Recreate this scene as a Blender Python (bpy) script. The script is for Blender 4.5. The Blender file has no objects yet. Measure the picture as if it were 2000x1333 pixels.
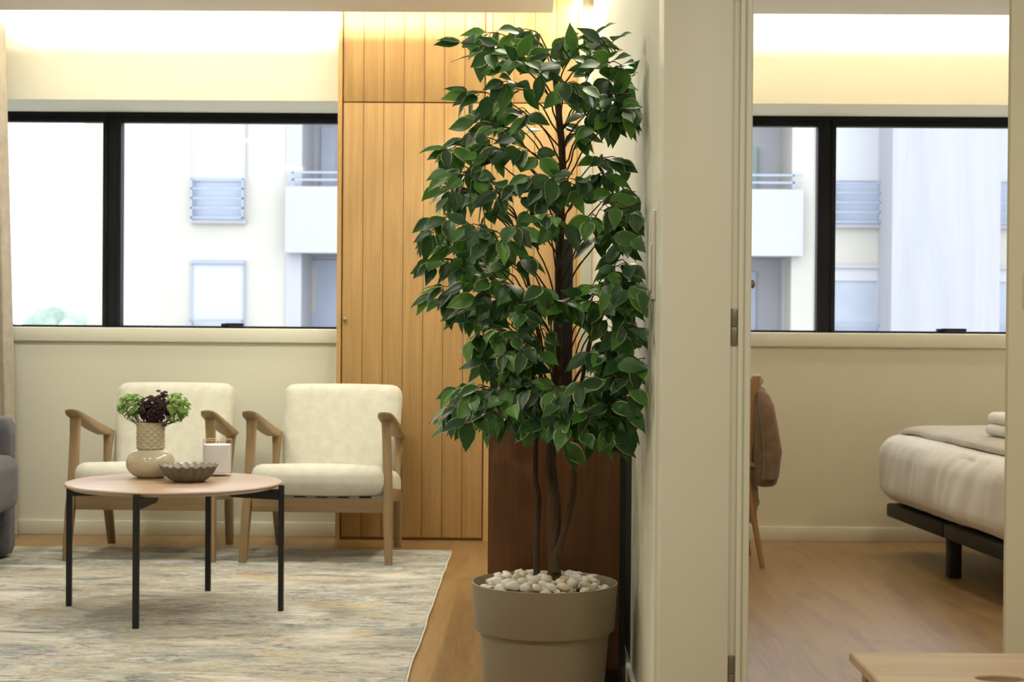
import bpy, bmesh, math, random
from mathutils import Vector, Matrix, noise
PI = math.pi
SC = bpy.context.scene
COL = SC.collection

# ------------------------------------------------------------------ camera
cam_d = bpy.data.cameras.new('camera')
cam_d.sensor_width = 36.0
cam_d.lens = 56.52
cam_d.clip_start = 0.05
cam_d.clip_end = 300
cam_d.dof.use_dof = True
cam_d.dof.focus_distance = 4.35
cam_d.dof.aperture_fstop = 8.0
cam = bpy.data.objects.new('camera', cam_d)
COL.objects.link(cam)
cam.matrix_world = (Matrix.Translation((0, 0, 1.05)) @ Matrix.Rotation(0.01178, 4, 'Z')
                    @ Matrix.Rotation(PI/2 - 0.00844, 4, 'X') @ Matrix.Rotation(0.0075, 4, 'Z'))
SC.camera = cam

# ------------------------------------------------------------------ view, world, lights
SC.view_settings.view_transform = 'Standard'
SC.view_settings.look = 'None'
SC.view_settings.gamma = 1.0
SC.view_settings.use_curve_mapping = False
SC.view_settings.exposure = 0.0
world = bpy.data.worlds.new('overcast_sky')
SC.world = world
world.use_nodes = True
bg = world.node_tree.nodes['Background']
bg.inputs['Color'].default_value = (0.87, 0.93, 1.0, 1)
bg.inputs['Strength'].default_value = 3.4

def area(name, loc, sx, sy, power, color, rot=(0, 0, 0), shape='RECTANGLE', spread=180):
    l = bpy.data.lights.new(name, 'AREA')
    l.shape = shape; l.size = sx; l.size_y = sy; l.energy = power; l.color = color
    l.spread = math.radians(spread)
    o = bpy.data.objects.new(name, l); COL.objects.link(o)
    o.location = loc; o.rotation_euler = rot
    return o
WARM = (1.0, 0.95, 0.76)
WHITE = (1.0, 0.945, 0.78)
# LED strips hidden in the ceiling coves
area('cove_strip_living', (-1.60, 7.42, 2.623), 3.02, 0.022, 50, WARM, (math.radians(105), 0, 0))
area('cove_strip_bedroom', (2.2, 7.42, 2.623), 3.5, 0.022, 48, WARM, (math.radians(105), 0, 0))
area('cove_strip_side', (0.235, 6.05, 2.66), 0.03, 3.72, 38, WARM)
# round ceiling lamps of the rooms, all above the frame
for (x, y, p) in [(-2.2, 6.4, 16), (-1.1, 6.4, 16), (-2.2, 4.4, 8), (-1.1, 4.4, 9), (-2.2, 2.2, 15), (-0.9, 2.2, 16), (0.8, 1.7, 18), (1.7, 1.9, 10)]:
    area('ceiling_lamp', (x, y, 2.50), 0.22, 0.22, p, WHITE, shape='DISK')
for (x, y, p) in [(1.4, 5.6, 14), (2.9, 5.6, 12)]:
    area('ceiling_lamp', (x, y, 2.50), 0.22, 0.22, p, (1.0, 0.85, 0.62), shape='DISK')

# ------------------------------------------------------------------ materials
def new_mat(name):
    m = bpy.data.materials.new(name); m.use_nodes = True
    nt = m.node_tree
    return m, nt, nt.nodes['Principled BSDF']
def N(nt, t, **kw):
    n = nt.nodes.new(t)
    for k, v in kw.items(): setattr(n, k, v)
    return n
def coords(nt, scale=(1, 1, 1), kind='Object', rot=(0, 0, 0)):
    tc = N(nt, 'ShaderNodeTexCoord'); mp = N(nt, 'ShaderNodeMapping')
    mp.inputs['Scale'].default_value = scale; mp.inputs['Rotation'].default_value = rot
    nt.links.new(tc.outputs[kind], mp.inputs['Vector'])
    return mp.outputs['Vector']
def noise_tex(nt, vec, scale, detail=4, rough=.55, dist=0):
    n = N(nt, 'ShaderNodeTexNoise')
    n.inputs['Scale'].default_value = scale; n.inputs['Detail'].default_value = detail
    n.inputs['Roughness'].default_value = rough; n.inputs['Distortion'].default_value = dist
    nt.links.new(vec, n.inputs['Vector'])
    return n.outputs['Fac']
def ramp(nt, fac, stops):
    r = N(nt, 'ShaderNodeValToRGB')
    el = r.color_ramp.elements
    while len(el) < len(stops): el.new(0.5)
    for e, (p, c) in zip(el, stops):
        e.position = p; e.color = (c[0], c[1], c[2], 1)
    nt.links.new(fac, r.inputs['Fac'])
    return r.outputs['Color']
def mix(nt, fac, a, b, mode='MIX'):
    m = N(nt, 'ShaderNodeMix', data_type='RGBA', blend_type=mode)
    for sock, v in ((m.inputs[0], fac), (m.inputs[6], a), (m.inputs[7], b)):
        if isinstance(v, (int, float)): sock.default_value = v
        elif isinstance(v, tuple): sock.default_value = (v[0], v[1], v[2], 1)
        else: nt.links.new(v, sock)
    return m.outputs[2]
def bump(nt, b, fac, strength, dist):
    n = N(nt, 'ShaderNodeBump'); n.inputs['Strength'].default_value = strength; n.inputs['Distance'].default_value = dist
    nt.links.new(fac, n.inputs['Height']); nt.links.new(n.outputs['Normal'], b.inputs['Normal'])

def plain(name, c, rough=.6, var=.06, vs=6, metal=0, bs=0, bsc=60, spec=.5):
    m, nt, b = new_mat(name)
    v = coords(nt)
    f = noise_tex(nt, v, vs, 3)
    lo = tuple(x*(1-var) for x in c); hi = tuple(min(1, x*(1+var)) for x in c)
    nt.links.new(ramp(nt, f, [(.3, lo), (.7, hi)]), b.inputs['Base Color'])
    b.inputs['Roughness'].default_value = rough; b.inputs['Metallic'].default_value = metal
    b.inputs['Specular IOR Level'].default_value = spec
    if bs: bump(nt, b, noise_tex(nt, v, bsc, 3), bs, .002)
    return m

def wood(name, dark, light, axis='Z', scale=1.0, rough=.5, fine=.35, spec=.4):
    m, nt, b = new_mat(name)
    st = {'X': (1.2, 14, 14), 'Y': (14, 1.2, 14), 'Z': (14, 14, 1.0)}[axis]
    v = coords(nt, tuple(s*scale for s in st))
    f = noise_tex(nt, v, 1.3, 6, .6, 1.1)
    st2 = {'X': (3, 160, 160), 'Y': (160, 3, 160), 'Z': (160, 160, 3)}[axis]
    f2 = noise_tex(nt, coords(nt, tuple(s*scale for s in st2)), 1.0, 3, .6)
    c = ramp(nt, f, [(.25, dark), (.5, tuple((a+b2)/2 for a, b2 in zip(dark, light))), (.75, light)])
    c = mix(nt, fine, c, ramp(nt, f2, [(.35, tuple(x*.75 for x in dark)), (.65, light)]), 'MIX')
    nt.links.new(c, b.inputs['Base Color'])
    b.inputs['Roughness'].default_value = rough; b.inputs['Specular IOR Level'].default_value = spec
    bump(nt, b, f2, .12, .001)
    return m

def fabric(name, c, c2, weave=420, rough=.95, strength=.35, sheen=.2, blot=22):
    m, nt, b = new_mat(name)
    v = coords(nt)
    f = noise_tex(nt, v, blot, 6, .7)
    w = noise_tex(nt, v, weave, 2, .6)
    col = mix(nt, .35, ramp(nt, f, [(.35, c), (.65, c2)]), ramp(nt, w, [(.35, c), (.65, c2)]))
    nt.links.new(col, b.inputs['Base Color'])
    b.inputs['Roughness'].default_value = rough
    b.inputs['Sheen Weight'].default_value = sheen
    bump(nt, b, w, strength, .0015)
    return m

def floor_mat():
    m, nt, b = new_mat('oak_laminate')
    v = coords(nt, (1, 1, 1), rot=(0, 0, PI/2))
    br = N(nt, 'ShaderNodeTexBrick')
    br.offset = .37; br.squash = 1
    br.inputs['Scale'].default_value = 1.0
    br.inputs['Brick Width'].default_value = 1.25; br.inputs['Row Height'].default_value = .19
    br.inputs['Mortar Size'].default_value = .0012; br.inputs['Mortar Smooth'].default_value = .3
    br.inputs['Color1'].default_value = (0, 0, 0, 1); br.inputs['Color2'].default_value = (1, 1, 1, 1)
    br.inputs['Mortar'].default_value = (.5, .5, .5, 1)
    nt.links.new(v, br.inputs['Vector'])
    g = coords(nt, (9, .9, 1))
    wv = N(nt, 'ShaderNodeVectorMath', operation='MULTIPLY_ADD')
    nt.links.new(br.outputs['Color'], wv.inputs[0]); wv.inputs[1].default_value = (7, 3, 5); nt.links.new(g, wv.inputs[2])
    f = noise_tex(nt, wv.outputs[0], 1.0, 7, .62, 1.6)
    c = ramp(nt, f, [(.28, (.18, .098, .032)), (.5, (.305, .180, .064)), (.72, (.40, .255, .102))])
    c = mix(nt, .22, c, ramp(nt, br.outputs['Color'], [(0, (.22, .125, .05)), (1, (.34, .21, .095))]))
    f2 = noise_tex(nt, coords(nt, (170, 4, 1)), 1.0, 3, .6)
    c = mix(nt, .18, c, ramp(nt, f2, [(.35, (.14, .07, .03)), (.65, (.40, .26, .13))]))
    c = mix(nt, mix(nt, .55, br.outputs['Fac'], (0, 0, 0)), c, (.12, .07, .03))
    nt.links.new(c, b.inputs['Base Color'])
    b.inputs['Roughness'].default_value = .36; b.inputs['Specular IOR Level'].default_value = .85
    bump(nt, b, f2, .06, .0006)
    return m

def rug_mat():
    m, nt, b = new_mat('distressed_rug')
    def cl(lo, hi, k): return [(lo, (0, 0, 0)), (hi, (k, k, k))]
    def layer(c, col, sc, off, lo, hi, k, st=(1, 1.5), det=9, rgh=.74, dist=.6):
        f = noise_tex(nt, coords(nt, (st[0], st[1], off)), sc, det, rgh, dist)
        return mix(nt, ramp(nt, f, cl(lo, hi, k)), c, col)
    base = ramp(nt, noise_tex(nt, coords(nt, (1.0, 1.7, 1)), 2.2, 10, .74, .8), [(.30, (.25, .245, .22)), (.43, (.36, .345, .30)), (.54, (.48, .46, .41)), (.68, (.63, .615, .58))])
    # the noise is offset per layer through a third coordinate
    def lay(c, col, sc, z, lo, hi, k, st=(1, 1.6)):
        tc = N(nt, 'ShaderNodeTexCoord'); mp = N(nt, 'ShaderNodeMapping')
        mp.inputs['Scale'].default_value = (st[0], st[1], 1); mp.inputs['Location'].default_value = (z*1.7, z, z*3.1)
        nt.links.new(tc.outputs['Object'], mp.inputs['Vector'])
        f = noise_tex(nt, mp.outputs['Vector'], sc, 9, .76, .7)
        return mix(nt, ramp(nt, f, cl(lo, hi, k)), c, col)
    c = lay(base, (.36, .325, .25), 1.1, 2, .48, .60, .65)
    c = lay(c, (.21, .245, .285), 1.7, 5, .52, .62, .75, (1, 2.0))
    c = lay(c, (.08, .095, .125), 3.2, 12, .54, .63, .8, (1, 3.0))
    c = lay(c, (.60, .43, .20), 2.3, 7, .55, .64, .6, (1, 2.2))
    c = lay(c, (.46, .21, .12), 2.8, 9, .58, .65, .65, (1, 1.6))
    c = lay(c, (.68, .67, .64), 2.4, 15, .53, .62, .75, (1, 2.2))
    fd = noise_tex(nt, coords(nt, (9, 30, 1)), 1.3, 6, .8, .3)
    big2 = noise_tex(nt, coords(nt, (1.4, 2.2, 9)), 2.0, 5, .65)
    dm = mix(nt, 1.0, ramp(nt, fd, cl(.49, .62, 1)), ramp(nt, big2, cl(.43, .57, 1)), 'MULTIPLY')
    c = mix(nt, dm, c, (.13, .13, .14))
    fw = noise_tex(nt, coords(nt, (24, 60, 1)), 1.5, 4, .8)
    warp = noise_tex(nt, coords(nt, (1.5, 2.5, 4)), 1.6, 4, .6)
    wm = mix(nt, 1.0, ramp(nt, fw, cl(.45, .66, .8)), ramp(nt, warp, cl(.40, .60, .9)), 'MULTIPLY')
    c = mix(nt, wm, c, (.68, .665, .62))
    nt.links.new(c, b.inputs['Base Color'])
    b.inputs['Roughness'].default_value = 1.0; b.inputs['Specular IOR Level'].default_value = .1
    bump(nt, b, fw, .5, .003)
    return m

def leaf_mat():
    m, nt, b = new_mat('variegated_leaf')
    uv = N(nt, 'ShaderNodeUVMap'); sep = N(nt, 'ShaderNodeSeparateXYZ')
    nt.links.new(uv.outputs['UV'], sep.inputs[0])
    at = N(nt, 'ShaderNodeAttribute', attribute_name='tone')
    sp = N(nt, 'ShaderNodeSeparateColor'); nt.links.new(at.outputs['Color'], sp.inputs[0])
    # distance from midrib |2u-1| plus noise
    a = N(nt, 'ShaderNodeMath', operation='MULTIPLY_ADD'); nt.links.new(sep.outputs[0], a.inputs[0]); a.inputs[1].default_value = 2; a.inputs[2].default_value = -1
    ab = N(nt, 'ShaderNodeMath', operation='ABSOLUTE'); nt.links.new(a.outputs[0], ab.inputs[0])
    nz = noise_tex(nt, coords(nt), 60, 3, .6)
    s1 = N(nt, 'ShaderNodeMath', operation='MULTIPLY_ADD'); nt.links.new(nz, s1.inputs[0]); s1.inputs[1].default_value = .35; nt.links.new(ab.outputs[0], s1.inputs[2])
    s2 = N(nt, 'ShaderNodeMath', operation='MULTIPLY_ADD'); nt.links.new(sp.outputs[1], s2.inputs[0]); s2.inputs[1].default_value = .22; nt.links.new(s1.outputs[0], s2.inputs[2])
    edge = ramp(nt, s2.outputs[0], [(.98, (0, 0, 0)), (1.0, (.5, .5, .5))])
    mr = N(nt, 'ShaderNodeMapRange'); nt.links.new(s2.outputs[0], mr.inputs[0])
    mr.inputs[1].default_value = 1.20; mr.inputs[2].default_value = 1.27
    green = ramp(nt, sp.outputs[0], [(0, (.020, .052, .026)), (.35, (.034, .095, .030)), (.6, (.075, .20, .032)), (1, (.15, .34, .05))])
    vein = ramp(nt, ab.outputs[0], [(0, (.07, .17, .05)), (.07, (.02, .08, .02))])
    g2 = mix(nt, .12, green, vein)
    c = mix(nt, mr.outputs[0], g2, (.42, .50, .22))
    geo = N(nt, 'ShaderNodeNewGeometry')
    c = mix(nt, geo.outputs['Backfacing'], c, mix(nt, .35, c, (.10, .20, .08)))
    nt.links.new(c, b.inputs['Base Color'])
    b.inputs['Roughness'].default_value = .42; b.inputs['Specular IOR Level'].default_value = .42
    tr = N(nt, 'ShaderNodeBsdfTranslucent'); nt.links.new(mix(nt, .5, c, (.08, .30, .03)), tr.inputs['Color'])
    mx = N(nt, 'ShaderNodeMixShader'); mx.inputs[0].default_value = .15
    out = nt.nodes['Material Output']
    nt.links.new(b.outputs[0], mx.inputs[1]); nt.links.new(tr.outputs[0], mx.inputs[2]); nt.links.new(mx.outputs[0], out.inputs['Surface'])
    return m

def glass_mat(name, tint=(1, 1, 1), gl=.08):
    m, nt, b = new_mat(name)
    t = N(nt, 'ShaderNodeBsdfTransparent'); t.inputs[0].default_value = (*tint, 1)
    g = N(nt, 'ShaderNodeBsdfGlossy'); g.inputs['Roughness'].default_value = .03
    lw = N(nt, 'ShaderNodeLayerWeight'); lw.inputs['Blend'].default_value = .5
    pw = N(nt, 'ShaderNodeMath', operation='POWER'); nt.links.new(lw.outputs['Facing'], pw.inputs[0]); pw.inputs[1].default_value = 3
    ml = N(nt, 'ShaderNodeMath', operation='MULTIPLY_ADD'); nt.links.new(pw.outputs[0], ml.inputs[0]); ml.inputs[1].default_value = gl*7; ml.inputs[2].default_value = gl*.4
    mx = N(nt, 'ShaderNodeMixShader'); nt.links.new(ml.outputs[0], mx.inputs[0])
    nt.links.new(t.outputs[0], mx.inputs[1]); nt.links.new(g.outputs[0], mx.inputs[2])
    nt.links.new(mx.outputs[0], nt.nodes['Material Output'].inputs['Surface'])
    return m

M = {}
M['wall'] = plain('painted_wall', (.755, .75, .65), .75, .012, 2, bs=.05, bsc=180, spec=.25)
M['wall_warm'] = plain('painted_wall_bedroom', (.74, .695, .55), .75, .012, 2, bs=.05, bsc=180, spec=.25)
M['ceil'] = plain('ceiling_paint', (.78, .74, .70), .85, .01, 2, spec=.2)
M['trim'] = plain('satin_trim', (.77, .765, .66), .45, .01, 3)
M['sill'] = plain('satin_sill', (.76, .72, .60), .4, .01, 3)
M['floor'] = floor_mat()
M['rug'] = rug_mat()
M['rug_edge'] = fabric('rug_binding', (.55, .52, .44), (.72, .69, .6), 300)
M['black_alu'] = plain('black_aluminium', (.008, .008, .010), .5, .1, 8, spec=.2)
M['pane'] = glass_mat('window_glass', (.985, .99, 1.0), .015)
M['oak_panel'] = wood('oak_panelling', (.375, .220, .080), (.53, .338, .140), 'Z', .8, .5, .25)
M['oak_edge'] = wood('oak_edging', (.46, .27, .10), (.60, .38, .16), 'Z', 1.0, .5, .3)
M['groove'] = plain('groove_shadow_gap', (.10, .05, .02), .8)
M['walnut'] = wood('walnut_veneer', (.105, .042, .014), (.20, .085, .030), 'Z', .8, .45, .3)
M['ash'] = wood('ash_frame', (.255, .168, .083), (.38, .265, .145), 'Z', 1.0, .5, .3)
M['ash_x'] = wood('ash_rail', (.22, .14, .07), (.32, .22, .12), 'X', 1.0, .5, .3)
M['beige_fab'] = fabric('cream_boucle', (.58, .57, .50), (.71, .70, .63), 330, strength=.5)
M['sofa_fab'] = fabric('grey_sofa_fabric', (.062, .061, .073), (.105, .103, .122), 380)
M['curtain'] = fabric('linen_curtain', (.36, .31, .25), (.50, .44, .37), 260)
M['table_top'] = wood('beech_veneer', (.36, .235, .15), (.48, .335, .235), 'X', .6, .36, .25, 1.0)
M['black_metal'] = plain('black_powder_coat', (.008, .008, .009), .45, .1, 20)
M['ceramic'] = plain('cream_glazed_ceramic', (.56, .50, .38), .09, .05, 14, spec=.6)
M['ceramic_matt'] = plain('taupe_textured_ceramic', (.52, .46, .34), .5, .06, 30, bs=.2)
M['bowl'] = plain('grey_taupe_stoneware', (.17, .15, .12), .5, .15, 30, bs=.2)
M['bowl_in'] = plain('grey_bowl_interior', (.30, .29, .27), .35, .1, 30)
M['wax'] = plain('white_wax', (.88, .88, .93), .4, .02, 10)
M['clear'] = glass_mat('clear_glass', (.99, .99, .99), .05)
M['gold'] = plain('gold_rim', (.80, .52, .22), .2, .05, 20, metal=1)
M['succ_green'] = plain('green_artificial_succulent', (.30, .48, .13), .5, .35, 45)
M['succ_dark'] = plain('dark_purple_artificial_bloom', (.040, .012, .020), .5, .4, 45)
M['stem_brown'] = plain('brown_stem', (.07, .05, .03), .6, .2, 30)
M['pot'] = plain('taupe_plastic_pot', (.27, .22, .15), .5, .03, 3)
M['soil'] = plain('dark_potting_soil', (.03, .022, .015), .95, .3, 60, bs=.6, bsc=120)
M['pebble'] = plain('white_marble_pebble', (.72, .68, .60), .55, .05, 12)
M['pebble2'] = plain('cream_marble_pebble', (.66, .58, .44), .55, .08, 12)
M['pebble3'] = plain('pink_beige_pebble', (.58, .43, .32), .55, .08, 12)
M['bark'] = wood('ficus_bark', (.045, .028, .015), (.115, .075, .045), 'Z', 3, .85, .5, .2)
M['leaf'] = leaf_mat()
M['white_plastic'] = plain('white_plastic', (.76, .74, .68), .4, .01, 5)
M['screen'] = plain('glossy_black_screen', (.004, .004, .005), .12, .05, 10)
M['duvet'] = fabric('white_cotton_duvet', (.77, .75, .74), (.83, .81, .80), 500, strength=.15, sheen=.1)
M['throw'] = fabric('grey_bedspread', (.46, .42, .37), (.58, .54, .48), 300)
M['towel'] = fabric('white_terry_towel', (.76, .73, .69), (.84, .82, .78), 350)
M['dark_frame'] = plain('dark_brown_bed_frame', (.005, .0035, .0035), .6, .1, 10)
M['brown_coat'] = fabric('brown_coat_cloth', (.14, .09, .055), (.24, .16, .10), 260)
M['scarf'] = fabric('pale_brown_knit', (.30, .21, .15), (.45, .34, .26), 120)
M['chair_wood'] = wood('chair_beech', (.28, .14, .06), (.42, .23, .10), 'Z', 1, .5, .3)
M['stool'] = wood('pine_stool', (.36, .25, .145), (.52, .385, .245), 'X', .6, .5, .25)
M['hinge'] = plain('brushed_hinge_steel', (.28, .26, .20), .4, .05, 30, metal=.6)
M['facade'] = plain('cream_render', (.485, .46, .40), .9, .04, .6)
M['facade_lt'] = plain('white_render', (.42, .415, .43), .9, .03, .6)
M['concrete'] = wood('streaked_concrete', (.335, .33, .345), (.41, .405, .42), 'Z', .12, .9, .1)
M['out_glass'] = plain('pale_blue_shutter', (.38, .42, .50), .5, .05, 1)
M['out_dark'] = plain('grey_blue_window', (.36, .39, .45), .4, .1, 1)
M['out_white'] = plain('white_roller_blind', (.47, .47, .48), .7, .02, 1)
M['out_green'] = plain('green_shutter', (.28, .38, .34), .6, .05, 1)
M['out_rail'] = plain('grey_railing_paint', (.30, .34, .41), .5, .05, 3)
M['out_tree'] = plain('distant_foliage', (.33, .42, .34), .9, .3, 2.5)
M['street'] = plain('grey_asphalt', (.3, .3, .3), .9, .1, .5)

# ------------------------------------------------------------------ mesh helpers
def bm_box(bm, x0, x1, y0, y1, z0, z1, bev=0, seg=2, mi=0):
    t = bmesh.new()
    bmesh.ops.create_cube(t, size=1)
    for v in t.verts:
        v.co = Vector(((x0+x1)/2 + v.co.x*(x1-x0), (y0+y1)/2 + v.co.y*(y1-y0), (z0+z1)/2 + v.co.z*(z1-z0)))
    if bev: bmesh.ops.bevel(t, geom=t.edges[:], offset=bev, segments=seg, profile=.5, affect='EDGES')
    merge(bm, t, mi)
def merge(bm, t, mi=0, mat=None):
    vs = [bm.verts.new(mat @ v.co if mat else v.co) for v in t.verts]
    t.verts.index_update()
    for f in t.faces:
        nf = bm.faces.new([vs[v.index] for v in f.verts]); nf.material_index = mi
    t.free()
def bm_rings(bm, rings, cap=True, closed=False, mi=0):
    vr = [[bm.verts.new(p) for p in r] for r in rings]
    n = len(rings[0])
    pairs = list(zip(vr, vr[1:]))
    if closed: pairs.append((vr[-1], vr[0]))
    for a, b in pairs:
        for i in range(n):
            f = bm.faces.new((a[i], a[(i+1) % n], b[(i+1) % n], b[i])); f.material_index = mi
    if cap and not closed:
        for r in (list(reversed(vr[0])), vr[-1]):
            f = bm.faces.new(r); f.material_index = mi
def bm_lathe(bm, prof, c=(0, 0, 0), n=48, mi=0, cap=True, rad=None):
    rings = []
    for (r, z) in prof:
        rings.append([Vector((c[0] + (r if rad is None else rad(r, z, k))*math.cos(2*PI*k/n), c[1] + (r if rad is None else rad(r, z, k))*math.sin(2*PI*k/n), c[2]+z)) for k in range(n)])
    bm_rings(bm, rings, cap, mi=mi)
def frames(pts):
    out = []
    up = Vector((0, 0, 1))
    prev = None
    for i, p in enumerate(pts):
        d = (pts[min(i+1, len(pts)-1)] - pts[max(i-1, 0)])
        d = d.normalized() if d.length > 1e-9 else Vector((0, 0, 1))
        if prev is None:
            a = d.cross(Vector((0, 1, .13)))
            if a.length < .1: a = d.cross(Vector((1, 0, 0)))
        else:
            a = prev - d*prev.dot(d)
            if a.length < 1e-6: a = d.orthogonal()
        a.normalize(); prev = a
        out.append((p, d, a, d.cross(a).normalized()))
    return out
def bm_tube(bm, pts, radii, n=8, mi=0):
    pts = [Vector(p) for p in pts]
    if isinstance(radii, (int, float)): radii = [radii]*len(pts)
    rings = []
    for (p, d, a, b), r in zip(frames(pts), radii):
        rings.append([p + (a*math.cos(2*PI*k/n) + b*math.sin(2*PI*k/n))*r for k in range(n)])
    bm_rings(bm, rings, True, mi=mi)
def super_ring(c, ax, ay, hx, hy, e=4, n=16):
    pts = []
    for k in range(n):
        t = 2*PI*k/n
        cx, sy = math.cos(t), math.sin(t)
        x = math.copysign(abs(cx)**(2/e), cx)*hx; y = math.copysign(abs(sy)**(2/e), sy)*hy
        pts.append(c + ax*x + ay*y)
    return pts
def bm_loft(bm, secs, e=5, n=16, mi=0):
    """secs: (center, axis_x, axis_y, half_x, half_y)"""
    bm_rings(bm, [super_ring(Vector(c), Vector(ax).normalized(), Vector(ay).normalized(), hx, hy, e, n) for c, ax, ay, hx, hy in secs], True, mi=mi)
def bm_prism(bm, poly, axis, a0, a1, mi=0, bev=0):
    """poly in the two other axes; axis 'X': (y,z), 'Y': (x,z), 'Z': (x,y)"""
    t = bmesh.new()
    def P(p, a):
        return {'X': (a, p[0], p[1]), 'Y': (p[0], a, p[1]), 'Z': (p[0], p[1], a)}[axis]
    v0 = [t.verts.new(P(p, a0)) for p in poly]; v1 = [t.verts.new(P(p, a1)) for p in poly]
    n = len(poly)
    t.faces.new(list(reversed(v0))); t.faces.new(v1)
    for i in range(n): t.faces.new((v0[i], v0[(i+1) % n], v1[(i+1) % n], v1[i]))
    if bev: bmesh.ops.bevel(t, geom=t.edges[:], offset=bev, segments=2, profile=.5, affect='EDGES')
    merge(bm, t, mi)
def bm_cushion(bm, c, half, r, crown=(0, 0, 0), n=20, mi=0, deform=None):
    """rounded box with swelling faces"""
    t = bmesh.new()
    idx = {}
    h = Vector(half)
    def g(i):
        u = i/n*2-1
        return u
    def vert(i, j, k):
        key = (i, j, k)
        if key in idx: return idx[key]
        p = Vector((g(i)*h.x, g(j)*h.y, g(k)*h.z))
        q = Vector([max(-(h[m]-r), min(h[m]-r, p[m])) for m in range(3)])
        d = p-q
        if d.length > 1e-9: p = q + d.normalized()*r
        u, v, w = p.x/h.x, p.y/h.y, p.z/h.z
        p.x += math.copysign(1, u)*crown[0]*(1-v*v)*(1-w*w)*abs(u)
        p.y += math.copysign(1, v)*crown[1]*(1-u*u)*(1-w*w)*abs(v)
        p.z += math.copysign(1, w)*crown[2]*(1-u*u)*(1-v*v)*abs(w)
        if deform: p = deform(p)
        idx[key] = t.verts.new(p + Vector(c))
        return idx[key]
    for a in range(3):
        o = [m for m in range(3) if m != a]
        for side in (0, n):
            for i in range(n):
                for j in range(n):
                    q = []
                    for (di, dj) in ((0, 0), (1, 0), (1, 1), (0, 1)):
                        k = [0, 0, 0]; k[a] = side; k[o[0]] = i+di; k[o[1]] = j+dj
                        q.append(vert(*k))
                    if (side == 0) == (a != 1): q.reverse()
                    try: t.faces.new(q)
                    except ValueError: pass
    merge(bm, t, mi)

def obj(name, bm, mats, parent=None, smooth=40, label=None, normals=True):
    me = bpy.data.meshes.new(name)
    if normals: bmesh.ops.recalc_face_normals(bm, faces=bm.faces[:])
    bm.to_mesh(me); bm.free()
    for m in (mats if isinstance(mats, (list, tuple)) else [mats]): me.materials.append(m)
    if smooth:
        me.polygons.foreach_set('use_smooth', [True]*len(me.polygons))
        if smooth < 180: me.set_sharp_from_angle(angle=math.radians(smooth))
    o = bpy.data.objects.new(name, me); COL.objects.link(o)
    if parent: o.parent = parent
    if label: o['label'] = label
    return o
def thing(name, label, cat, loc=(0, 0, 0), rz=0, group=None):
    o = bpy.data.objects.new(name, None); COL.objects.link(o)
    o.location = loc; o.rotation_euler = (0, 0, rz); o.empty_display_size = .05
    tag(o, label, cat, group)
    return o
def tag(o, label, cat, group=None, kind=None):
    o['label'] = label; o['category'] = cat
    if group: o['group'] = group
    if kind: o['kind'] = kind
    return o
def struct(name, bm=None, mats=None, parent=None, smooth=40):
    if bm is None:
        o = bpy.data.objects.new(name, None); COL.objects.link(o)
    else:
        o = obj(name, bm, mats, parent, smooth)
    if not parent: o['kind'] = 'structure'
    return o
def dup(root, loc, rz, label):
    r = root.copy(); COL.objects.link(r); r.location = loc; r.rotation_euler = (0, 0, rz); r['label'] = label
    for ch in list(root.children):
        c = ch.copy(); COL.objects.link(c); c.parent = r
        for g in list(ch.children):
            d = g.copy(); COL.objects.link(d); d.parent = c
    return r
def B(*boxes, bev=0):
    bm = bmesh.new()
    for b in boxes: bm_box(bm, *b, bev=bev)
    return bm

# ------------------------------------------------------------------ room shell
struct('floor', B((-3.3, 4.1, -1.7, 8.6, -.05, 0)), M['floor'])
struct('ceiling', B((-3.3, 4.1, -1.7, 8.6, 2.72, 2.80)), M['ceil'])
struct('trim_1', B((-3.3, .09, -1.7, 7.50, 2.517, 2.60)), M['ceil'])        # dropped ceiling, living side
struct('trim_2', B((.40, 4.1, 3.82, 7.50, 2.517, 2.60)), M['ceil'])         # dropped ceiling, bedroom
struct('trim_3', B((.30, 2.5, -1.7, 3.70, 2.517, 2.60)), M['ceil'])         # dropped ceiling, hall
struct('wall_left', B((-3.3, -3.2, -1.7, 8.6, 0, 2.72)), M['wall'])
struct('wall_rear', B((-3.2, 2.5, -1.7, -1.6, 0, 2.72)), M['wall'])
struct('wall_hall', B((2.4, 2.5, -1.6, 3.70, 0, 2.517)), M['wall'])
struct('wall_right', B((4.0, 4.1, 3.70, 8.6, 0, 2.72)), M['wall_warm'])
Z0, Z1 = .965, 2.171
struct('wall_back', B((-3.2, .298, 8.0, 8.6, 0, Z0), (-3.2, .298, 8.0, 8.6, Z1, 2.72), (-.70, .298, 8.0, 8.6, Z0, Z1)), M['wall'])
struct('wall_bedroom', B((.40, 4.0, 8.0, 8.6, 0, Z0), (.40, 4.0, 8.0, 8.6, Z1, 2.72)), M['wall_warm'])
struct('wall_partition', B((.298, .40, 3.82, 8.6, 0, 2.72)), M['wall'])
struct('wall_front', B((1.135, 4.0, 3.70, 3.82, 0, 2.72), (.298, 1.135, 3.70, 3.82, 2.06, 2.72)), M['wall_warm'])

def skirting(bm, x0, x1, y0, y1): bm_box(bm, x0, x1, y0, y1, 0, .07, bev=.003)
struct('baseboard_back', B((-3.2, .298, 7.986, 8.0, 0, .07), bev=.003), M['trim'])
struct('baseboard_bedroom', B((.40, 4.0, 7.986, 8.0, 0, .07), bev=.003), M['sill'])
struct('baseboard_partition', B((.284, .298, 3.83, 7.98, 0, .07), bev=.003), M['trim'])
struct('baseboard_left', B((-3.2, -3.186, -1.6, 7.98, 0, .07), bev=.003), M['trim'])

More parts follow.
